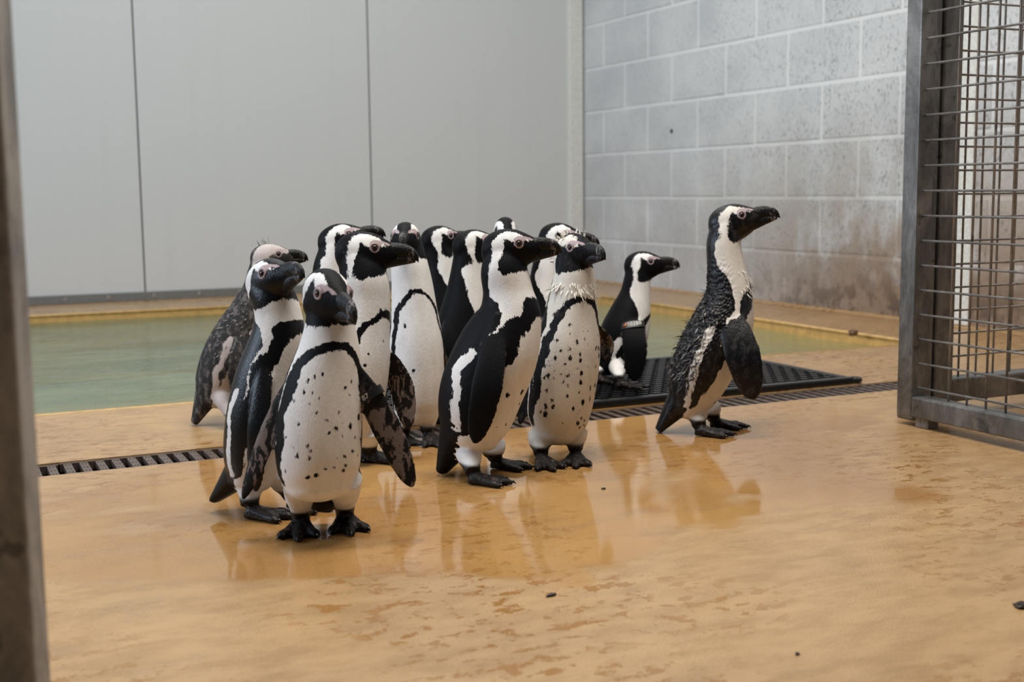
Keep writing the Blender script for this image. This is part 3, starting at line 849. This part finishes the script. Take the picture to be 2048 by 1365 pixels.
    # --- claws
    for c, d in claws:
        d = Vector(d); c = Vector(c - root)
        m = MB().tube([c - d * .004, c + d * .004 + Vector((0, 0, .0005)), c + d * .009 - Vector((0, 0, .0032))], [.0026 * fs, .0020 * fs, .0004], 6).mesh('claw', M_CLAW, smooth=True)
        link('claw', m, e)
    info = dict(e=e, root=root, HC=HC, HM=HM, hs=hs, bvh=bvh, flip=flip, Cn=Cn, Rn=Rn, T=T, Fw=Fw, Lf=Lf, hd=hd, px=px, D=D, rng=rng, ss=ss)
    PENGUINS.append(info)
    return info

def feather(mb, p, d, side, ln, w, curl):
    """one narrow curved feather with thickness"""
    p, d, side, n = Vector(p), Vector(d).normalized(), Vector(side).normalized(), 5
    up = d.cross(side).normalized(); rr = []
    for i in range(n):
        u = i / (n - 1); c = p + d * ln * u + up * curl * ln * u * u
        ww = w * (1 - u) ** .6 * (.5 + min(1, u * 4) * .5) + .0002
        rr.append([c - side * ww, c + up * .0004, c + side * ww, c - up * .0004])
    mb.grid(rr)
def ruffle(P, s_rng, phi_rng, count, ln, lift, mat, name='ruffled_feathers', w=.0022, down=1.0, curl=.3, seed=0):
    rg_ = np.random.default_rng(seed); mb = MB()
    for _ in range(count):
        s = rg_.uniform(*s_rng); ph = math.radians(rg_.uniform(*phi_rng)); i = int(s * (len(P['ss']) - 1))
        nd = P['Fw'][i] * math.cos(ph) + P['Lf'][i] * math.sin(ph)
        hit = P['bvh'].ray_cast(Vector(P['Cn'][i] + nd * .2), Vector(-nd), .25)
        if hit[0] is None: continue
        n = np.array(hit[1]); t = -P['T'][i] * down
        d = unit(t - n * (t @ n) + n * lift * rg_.uniform(.5, 1.5) + rg_.normal(0, .22, 3))
        feather(mb, np.array(hit[0]) - P['root'] - n * .0015, d, np.cross(n, d), ln * rg_.uniform(.6, 1.3), w * rg_.uniform(.7, 1.3), rg_.uniform(-.1, 1) * curl)
    return tag(link(name, mb.mesh(name, mat, smooth=False), P['e']), kind='stuff')
def head_tuft(P, spots_, ln, mat, name='crest_feathers', seed=0, per=4, back=-.5, w=.0013):
    rg_ = np.random.default_rng(seed); mb = MB()
    for (x, y, z) in spots_:
        for _ in range(per):
            l = unit(np.array([x, y, z]) + rg_.normal(0, .004, 3))
            hit = P['bvh'].ray_cast(Vector(P['HC'] + P['HM'] @ (l * .12)), Vector(-(P['HM'] @ l)), .15)
            if hit[0] is None: continue
            n = np.array(hit[1]); d = unit(n + P['HM'] @ np.array([back, 0, 0]) + rg_.normal(0, .3, 3))
            feather(mb, np.array(hit[0]) - P['root'] - n * .001, d, np.cross(n, d), ln * rg_.uniform(.6, 1.3), w, rg_.uniform(-.3, .4))
    return tag(link(name, mb.mesh(name, mat, smooth=False), P['e']), kind='stuff')
def text_mesh(txt, size):
    cu = bpy.data.curves.new('t', 'FONT'); cu.body = txt; cu.size = size; cu.align_x = 'CENTER'; cu.align_y = 'CENTER'; cu.extrude = .0002
    o = bpy.data.objects.new('t', cu); COL.objects.link(o)
    dg = bpy.context.evaluated_depsgraph_get(); dg.update()
    m = bpy.data.meshes.new_from_object(o.evaluated_get(dg)); bpy.data.objects.remove(o); m.name = 'number'; m.materials.append(M_INK)
    return m
def flipper_band(P, k, q, txt=None, hgt=.0065, beads=False, shift=0.0):
    fl = P['flip'][k]; i = int(q * 29); c = fl['cc'][i] - P['root']; ch, nn, tt = fl['ch'][i], fl['nn'][i], fl['tt'][i]
    w, th = fl['wv'][i] + .0022, fl['th'][i] + .0024
    rr = []
    for a in [i_ * math.pi / 16 for i_ in range(32)] + [0]:
        o_ = c + ch * w * math.cos(a) + nn * th * math.sin(a); ra = unit(ch * math.cos(a) / w + nn * math.sin(a) / th)
        rr.append([o_ - tt * hgt + ra * .0007, o_ + tt * hgt + ra * .0007, o_ + tt * hgt - ra * .0007, o_ - tt * hgt - ra * .0007])
    mb = MB(); mb.grid(rr, True, False)
    b = tag(link('flipper_band', mb.mesh('flipper_band', M_BAND, smooth=False), P['e']), 'black identification band')
    view = unit(CAM - fl['cc'][i])
    s = 1 if nn @ view > 0 else -1
    up = -tt; n2 = nn * s; xr = np.cross(up, n2)
    if txt:
        R3 = Matrix([list(r) for r in np.stack([xr, up, n2], 1)]).to_4x4(); R3.translation = Vector(c + n2 * (th + .0010) + xr * shift)
        t = link('number', text_mesh(txt, hgt * 1.7), b); t.matrix_local = R3
    if beads:
        for j in range(3):
            cc_ = c - xr * (w * .72 - j * .0032) + n2 * th * .85 + up * (j - 1) * .0022
            m = bmesh.new(); bmesh.ops.create_icosphere(m, subdivisions=2, radius=.0030); me = bpy.data.meshes.new('bead'); m.to_mesh(me); m.free(); me.materials.append(M_BEADS[j])
            link('bead', me, b, Vector(cc_))
    return b

# ------------------------------------------------------------------ the fourteen penguins
def fp(S, M, T, hw, chord, out, style='black', cz=0.): return dict(pts=(S, M, T), hw=hw, chord=chord, out=out, style=style, cz=cz)

P_C = penguin('spotted penguin facing the room with both flippers held out and a numbered band', 1.745,
    [(640, 970, 68), (637, 935, 82), (638, 870, 86), (645, 785, 79), (657, 712, 65), (660, 664, 53), (658, 622, 46)], 10,
    (657, 592, -.01, 23, -12, 1.17), feet=[(603, 1060, -4), (690, 1050, 6)], legs=[(598, 960), (690, 955)], tail=(645, 1016, .085, .42),
    flippers=[fp((594, 722, -.005), (552, 835, -.0), (486, 1000, -.01), 23, 62, -20, 'mottled'), fp((716, 735, 0), (768, 845, -.01), (826, 975, -.02), 31, 78, 180, 'mottled', .35)],
    spots=44, seed=3, band=.0115, band_s=.735, mat=M_PL, voxel=.0020)
flipper_band(P_C, 1, .32, '87', .0062, shift=-.004)

P_B = penguin('glossy wet penguin with its bill tipped up, pressed against the spotted one facing the room', 1.89,
    [(500, 962, 44), (507, 920, 60), (520, 850, 69), (535, 765, 66), (556, 682, 56), (556, 634, 48), (548, 600, 45)], 52,
    (542, 564, 0, 31, 15, 1.17), feet=[(500, 1038, 72), (585, 1018, 60)], legs=[(500, 945), (560, 945, .02)], tail=(430, 1000, .02, .74),
    flippers=[fp((530, 705, -.045), (517, 850, -.065), (512, 985, -.055), 25, 60, -35)], spots=2, seed=8, band=.0135, mat=M_PL_WET, voxel=.0021)

P_E = penguin('penguin with white breast and pale bill tip standing behind the two at the front', 2.23,
    [(706, 872, 40), (703, 838, 55), (708, 780, 64), (718, 718, 62), (728, 655, 52), (732, 604, 48), (728, 560, 48)], 52,
    (729, 506, 0, 84, -2, 1.24), feet=[(738, 925, 82), (700, 915, 50)], legs=[(735, 860), (690, 860)],
    flippers=[fp((758, 690, .035), (800, 765, .03), (818, 858, .02), 28, 70, 150, 'mottled', .2), fp((672, 690, .0), (660, 770, 0), (655, 850, 0), 24, 60, -60)],
    spots=7, seed=12, band=.0080, band_s=.75, voxel=.0023)

P_F = penguin('penguin looking straight out between its taller neighbours, thin chest band', 2.43,
    [(835, 832, 42), (834, 806, 50), (833, 755, 55), (832, 685, 54), (828, 618, 46), (824, 568, 41), (818, 527, 37)], 14,
    (811, 481, 0, -4, 2, 1.15), feet=[(805, 885, 10), (856, 885, 20)],
    flippers=[fp((874, 640, .01), (888, 720, .02), (884, 800, .02), 20, 20, 90), fp((790, 640, .01), (772, 720, .02), (770, 800, .02), 20, 20, -90)],
    spots=4, seed=21, band=.0060, band_s=.76, voxel=.0025)

P_D = penguin('penguin with raised bill seen over the shoulder of the white-breasted one', 2.56,
    [(690, 805, 38), (688, 780, 48), (686, 735, 56), (682, 690, 54), (672, 630, 46), (664, 585, 40), (662, 540, 36)], 85,
    (683, 482, 0, 88, 13, 1.16), spots=0, seed=22, voxel=.0026, band=.010)

P_A = penguin('grey mottled young penguin with a short crest, its back to the pool', 2.63,
    [(428, 800, 33), (437, 768, 47), (460, 718, 56), (488, 668, 56), (512, 615, 45), (522, 578, 36), (525, 548, 30)], 96,
    (541, 517, 0, 90, 3, 1.0), feet=[(470, 862, 90), (485, 850, 95)], tail=(388, 848, 0, .72), mat=M_PL_GREY, pattern='young', spots=0, seed=31, voxel=.0026,
    flippers=[fp((505, 650, -.05), (480, 720, -.07), (470, 790, -.06), 22, 90, 0)])
head_tuft(P_A, [(-.01, 0, .03), (-.004, 0.002, .03), (-.016, -.002, .028)], .013, M_FEATHER_G, seed=2, per=3, back=-.3)
ruffle(P_A, (.3, .72), (100, 260), 160, .010, .2, M_FEATHER_G, seed=3)

P_G = penguin('penguin turned half away, only its striped head and nape showing in the huddle', 2.76,
    [(890, 765, 36), (890, 742, 46), (890, 700, 52), (889, 660, 50), (886, 605, 41), (883, 565, 34), (880, 530, 31)], 115,
    (880, 481, 0, 112, 4, 1.06), spots=0, seed=41, voxel=.0028, band=.01)

P_H = penguin('black-backed penguin half turned away behind the banded profile bird', 2.62,
    [(916, 798, 40), (915, 772, 50), (917, 728, 58), (922, 680, 58), (930, 622, 49), (934, 582, 41), (937, 540, 35)], 108,
    (948, 492, 0, 112, 6, 1.12), spots=0, seed=42, voxel=.0026, band=.012,
    flippers=[fp((912, 612, -.045), (895, 690, -.06), (890, 770, -.06), 21, 80, -20)])

P_I = penguin('penguin with bowed head, just the crown showing above its neighbours', 2.93,
    [(1014, 735, 36), (1014, 712, 45), (1014, 675, 50), (1014, 635, 48), (1013, 595, 40), (1012, 555, 35), (1012, 515, 30)], 8,
    (1012, 466, -.01, 8, -30, 1.04), spots=0, seed=43, voxel=.0028)

P_K = penguin('penguin hidden behind the ruffled one with its bill pointing at the block wall', 2.68,
    [(1104, 772, 38), (1104, 748, 48), (1104, 704, 54), (1102, 656, 52), (1097, 606, 43), (1095, 570, 37), (1098, 532, 33)], 80,
    (1120, 478, 0, 84, -4, 1.10), spots=0, seed=44, voxel=.0027, band=.009)

P_J = penguin('sleek penguin in profile with broad black chest band at the centre of the huddle', 2.12,
    [(940, 872, 60), (949, 836, 76), (965, 775, 85), (997, 698, 83), (1018, 632, 66), (1016, 586, 51), (1008, 543, 47)], 72,
    (1019, 499, 0, 84, 3, 1.13), feet=[(946, 969, 80), (990, 938, 80)], legs=[(935, 895), (985, 890, .05)], tail=(884, 942, .03, .78),
    flippers=[fp((988, 642, -.06), (975, 770, -.085), (950, 888, -.075), 32, 80, -10)],
    spots=9, seed=51, band=.0165, band_s=.725, voxel=.0021, ka=.88)

P_L = penguin('heavily spotted moulting penguin with ragged ruffled neck feathers', 2.25,
    [(1112, 868, 46), (1116, 836, 61), (1126, 768, 67), (1136, 698, 65), (1143, 630, 54), (1147, 584, 47), (1148, 548, 41)], 26,
    (1149, 505, 0, 37, 2, 1.12), feet=[(1082, 930, 22), (1151, 923, 0)], legs=[(1080, 870), (1150, 862)],
    flippers=[fp((1085, 690, .0), (1058, 775, .01), (1040, 850, .01), 19, 50, -60), fp((1186, 650, .04), (1212, 682, .06), (1216, 722, .05), 19, 60, 170, 'mottled')],
    spots=70, seed=61, band=.0090, band_s=.75, mat=M_PL_MOULT, voxel=.0022)
ruffle(P_L, (.80, .865), (-150, 150), 130, .017, .24, M_FEATHER_W, seed=5, w=.0018)
head_tuft(P_L, [(-.015, -.012, .028), (-.02, -.018, .02), (-.026, -.018, .01), (-.03, -.012, .008), (-.005, -.016, .026), (.012, .012, .028), (-.012, .012, .03), (-.03, -.02, -.01)], .011, M_FEATHER_W, seed=6, per=6, back=-.5, w=.0019)

P_M = penguin('small penguin standing on the black mat with a numbered flipper band', 3.06,
    [(1223, 738, 28), (1227, 722, 37), (1238, 698, 46), (1250, 662, 48), (1262, 622, 40), (1270, 590, 31), (1274, 562, 27)], 106,
    (1287, 531, 0, 88, 4, 1.13), feet=[(1238, 778, 90, .0183), (1192, 768, 90, .0183)], legs=[(1234, 722), (1206, 726, .04)], tail=(1188, 785, .02, .7),
    flippers=[fp((1258, 622, -.045), (1270, 690, -.075), (1270, 764, -.07), 26, 88, 5)], spots=0, seed=71, band=.0085, band_s=.70, voxel=.0028)
flipper_band(P_M, 0, .30, '10288', .0085, True, .004)

P_N = penguin('stretched-up penguin with soaked ragged back striding towards the mesh gate', 2.49,
    [(1371, 820, 35), (1387, 782, 52), (1413, 720, 63), (1445, 650, 61), (1458, 588, 46), (1453, 538, 38), (1447, 488, 34)], 98,
    (1466, 444, 0, 90, 13, 1.17), feet=[(1398, 872, 88), (1428, 856, 86)], legs=[(1392, 815), (1418, 815, .04)], tail=(1316, 863, .01, .74),
    flippers=[fp((1456, 618, -.055), (1486, 712, -.085), (1508, 800, -.085), 36, 86, 5)], spots=3, seed=81, band=.0125, band_s=.70, mat=M_PL_RAG, pattern='ragged',
    voxel=.0022, group='penguins huddled by the pool')
ruffle(P_N, (.12, .72), (105, 255), 480, .016, .09, M_FEATHER_B, seed=7, w=.0024)
ruffle(P_N, (.69, .79), (-70, 70), 60, .014, .30, M_FEATHER_W, 'throat_feathers', w=.0020, seed=11)
ruffle(P_N, (.15, .60), (130, 250), 120, .014, .26, M_FEATHER_G, 'loose_feathers', w=.0018, seed=9)

# ------------------------------------------------------------------ odd scraps
def scrap(name, label, cat, px, py, rx, ry, rz, mat, seed, ang=0.0, z=0.0, group=None):
    rg_ = np.random.default_rng(seed); bm = bmesh.new(); bmesh.ops.create_icosphere(bm, subdivisions=2, radius=1.0)
    for v_ in bm.verts: v_.co = Vector((v_.co.x * rx, v_.co.y * ry, max(v_.co.z * rz, -rz * .6))) * float(1 + rg_.uniform(-.28, .28))
    zm = min(v_.co.z for v_ in bm.verts)
    for v_ in bm.verts: v_.co.z -= zm
    m = bpy.data.meshes.new(name); bm.to_mesh(m); bm.free(); m.materials.append(mat); q = floor_at(px, py, z)
    o = link(name, m, None, Vector(q)); o.rotation_euler.z = ang
    return tag(o, label, cat, group)
M_SCRAP = m_plain('dark_scrap', (.03, .018, .012), .6, .3, 300)
M_STONE = m_plain('brown_stone', (.13, .06, .025), .6, .3, 200)
scrap('leaf_scrap', 'shrivelled dark leaf scrap on the open wet floor', 'leaf', 1103, 1193, .0075, .0028, .0022, M_SCRAP, 1, .3)
scrap('dropping', 'small round black dropping on the foreground floor', 'dropping', 1594, 1311, .0026, .0024, .0018, M_SCRAP, 2)
scrap('green_scrap', 'tiny dark green scrap in the puddle before the moulting penguin', 'scrap', 1207, 979, .0042, .0028, .0016, m_plain('green_scrap', (.015, .035, .025), .4), 3)
scrap('stone', 'brown stone lying at the pool corner by the block wall', 'stone', 1706, 672, .016, .014, .012, M_STONE, 4)
scrap('dirt_clod', 'black clod of dirt on the floor below the mesh gate', 'dirt', 2042, 1216, .010, .007, .004, M_SCRAP, 5, -.2)
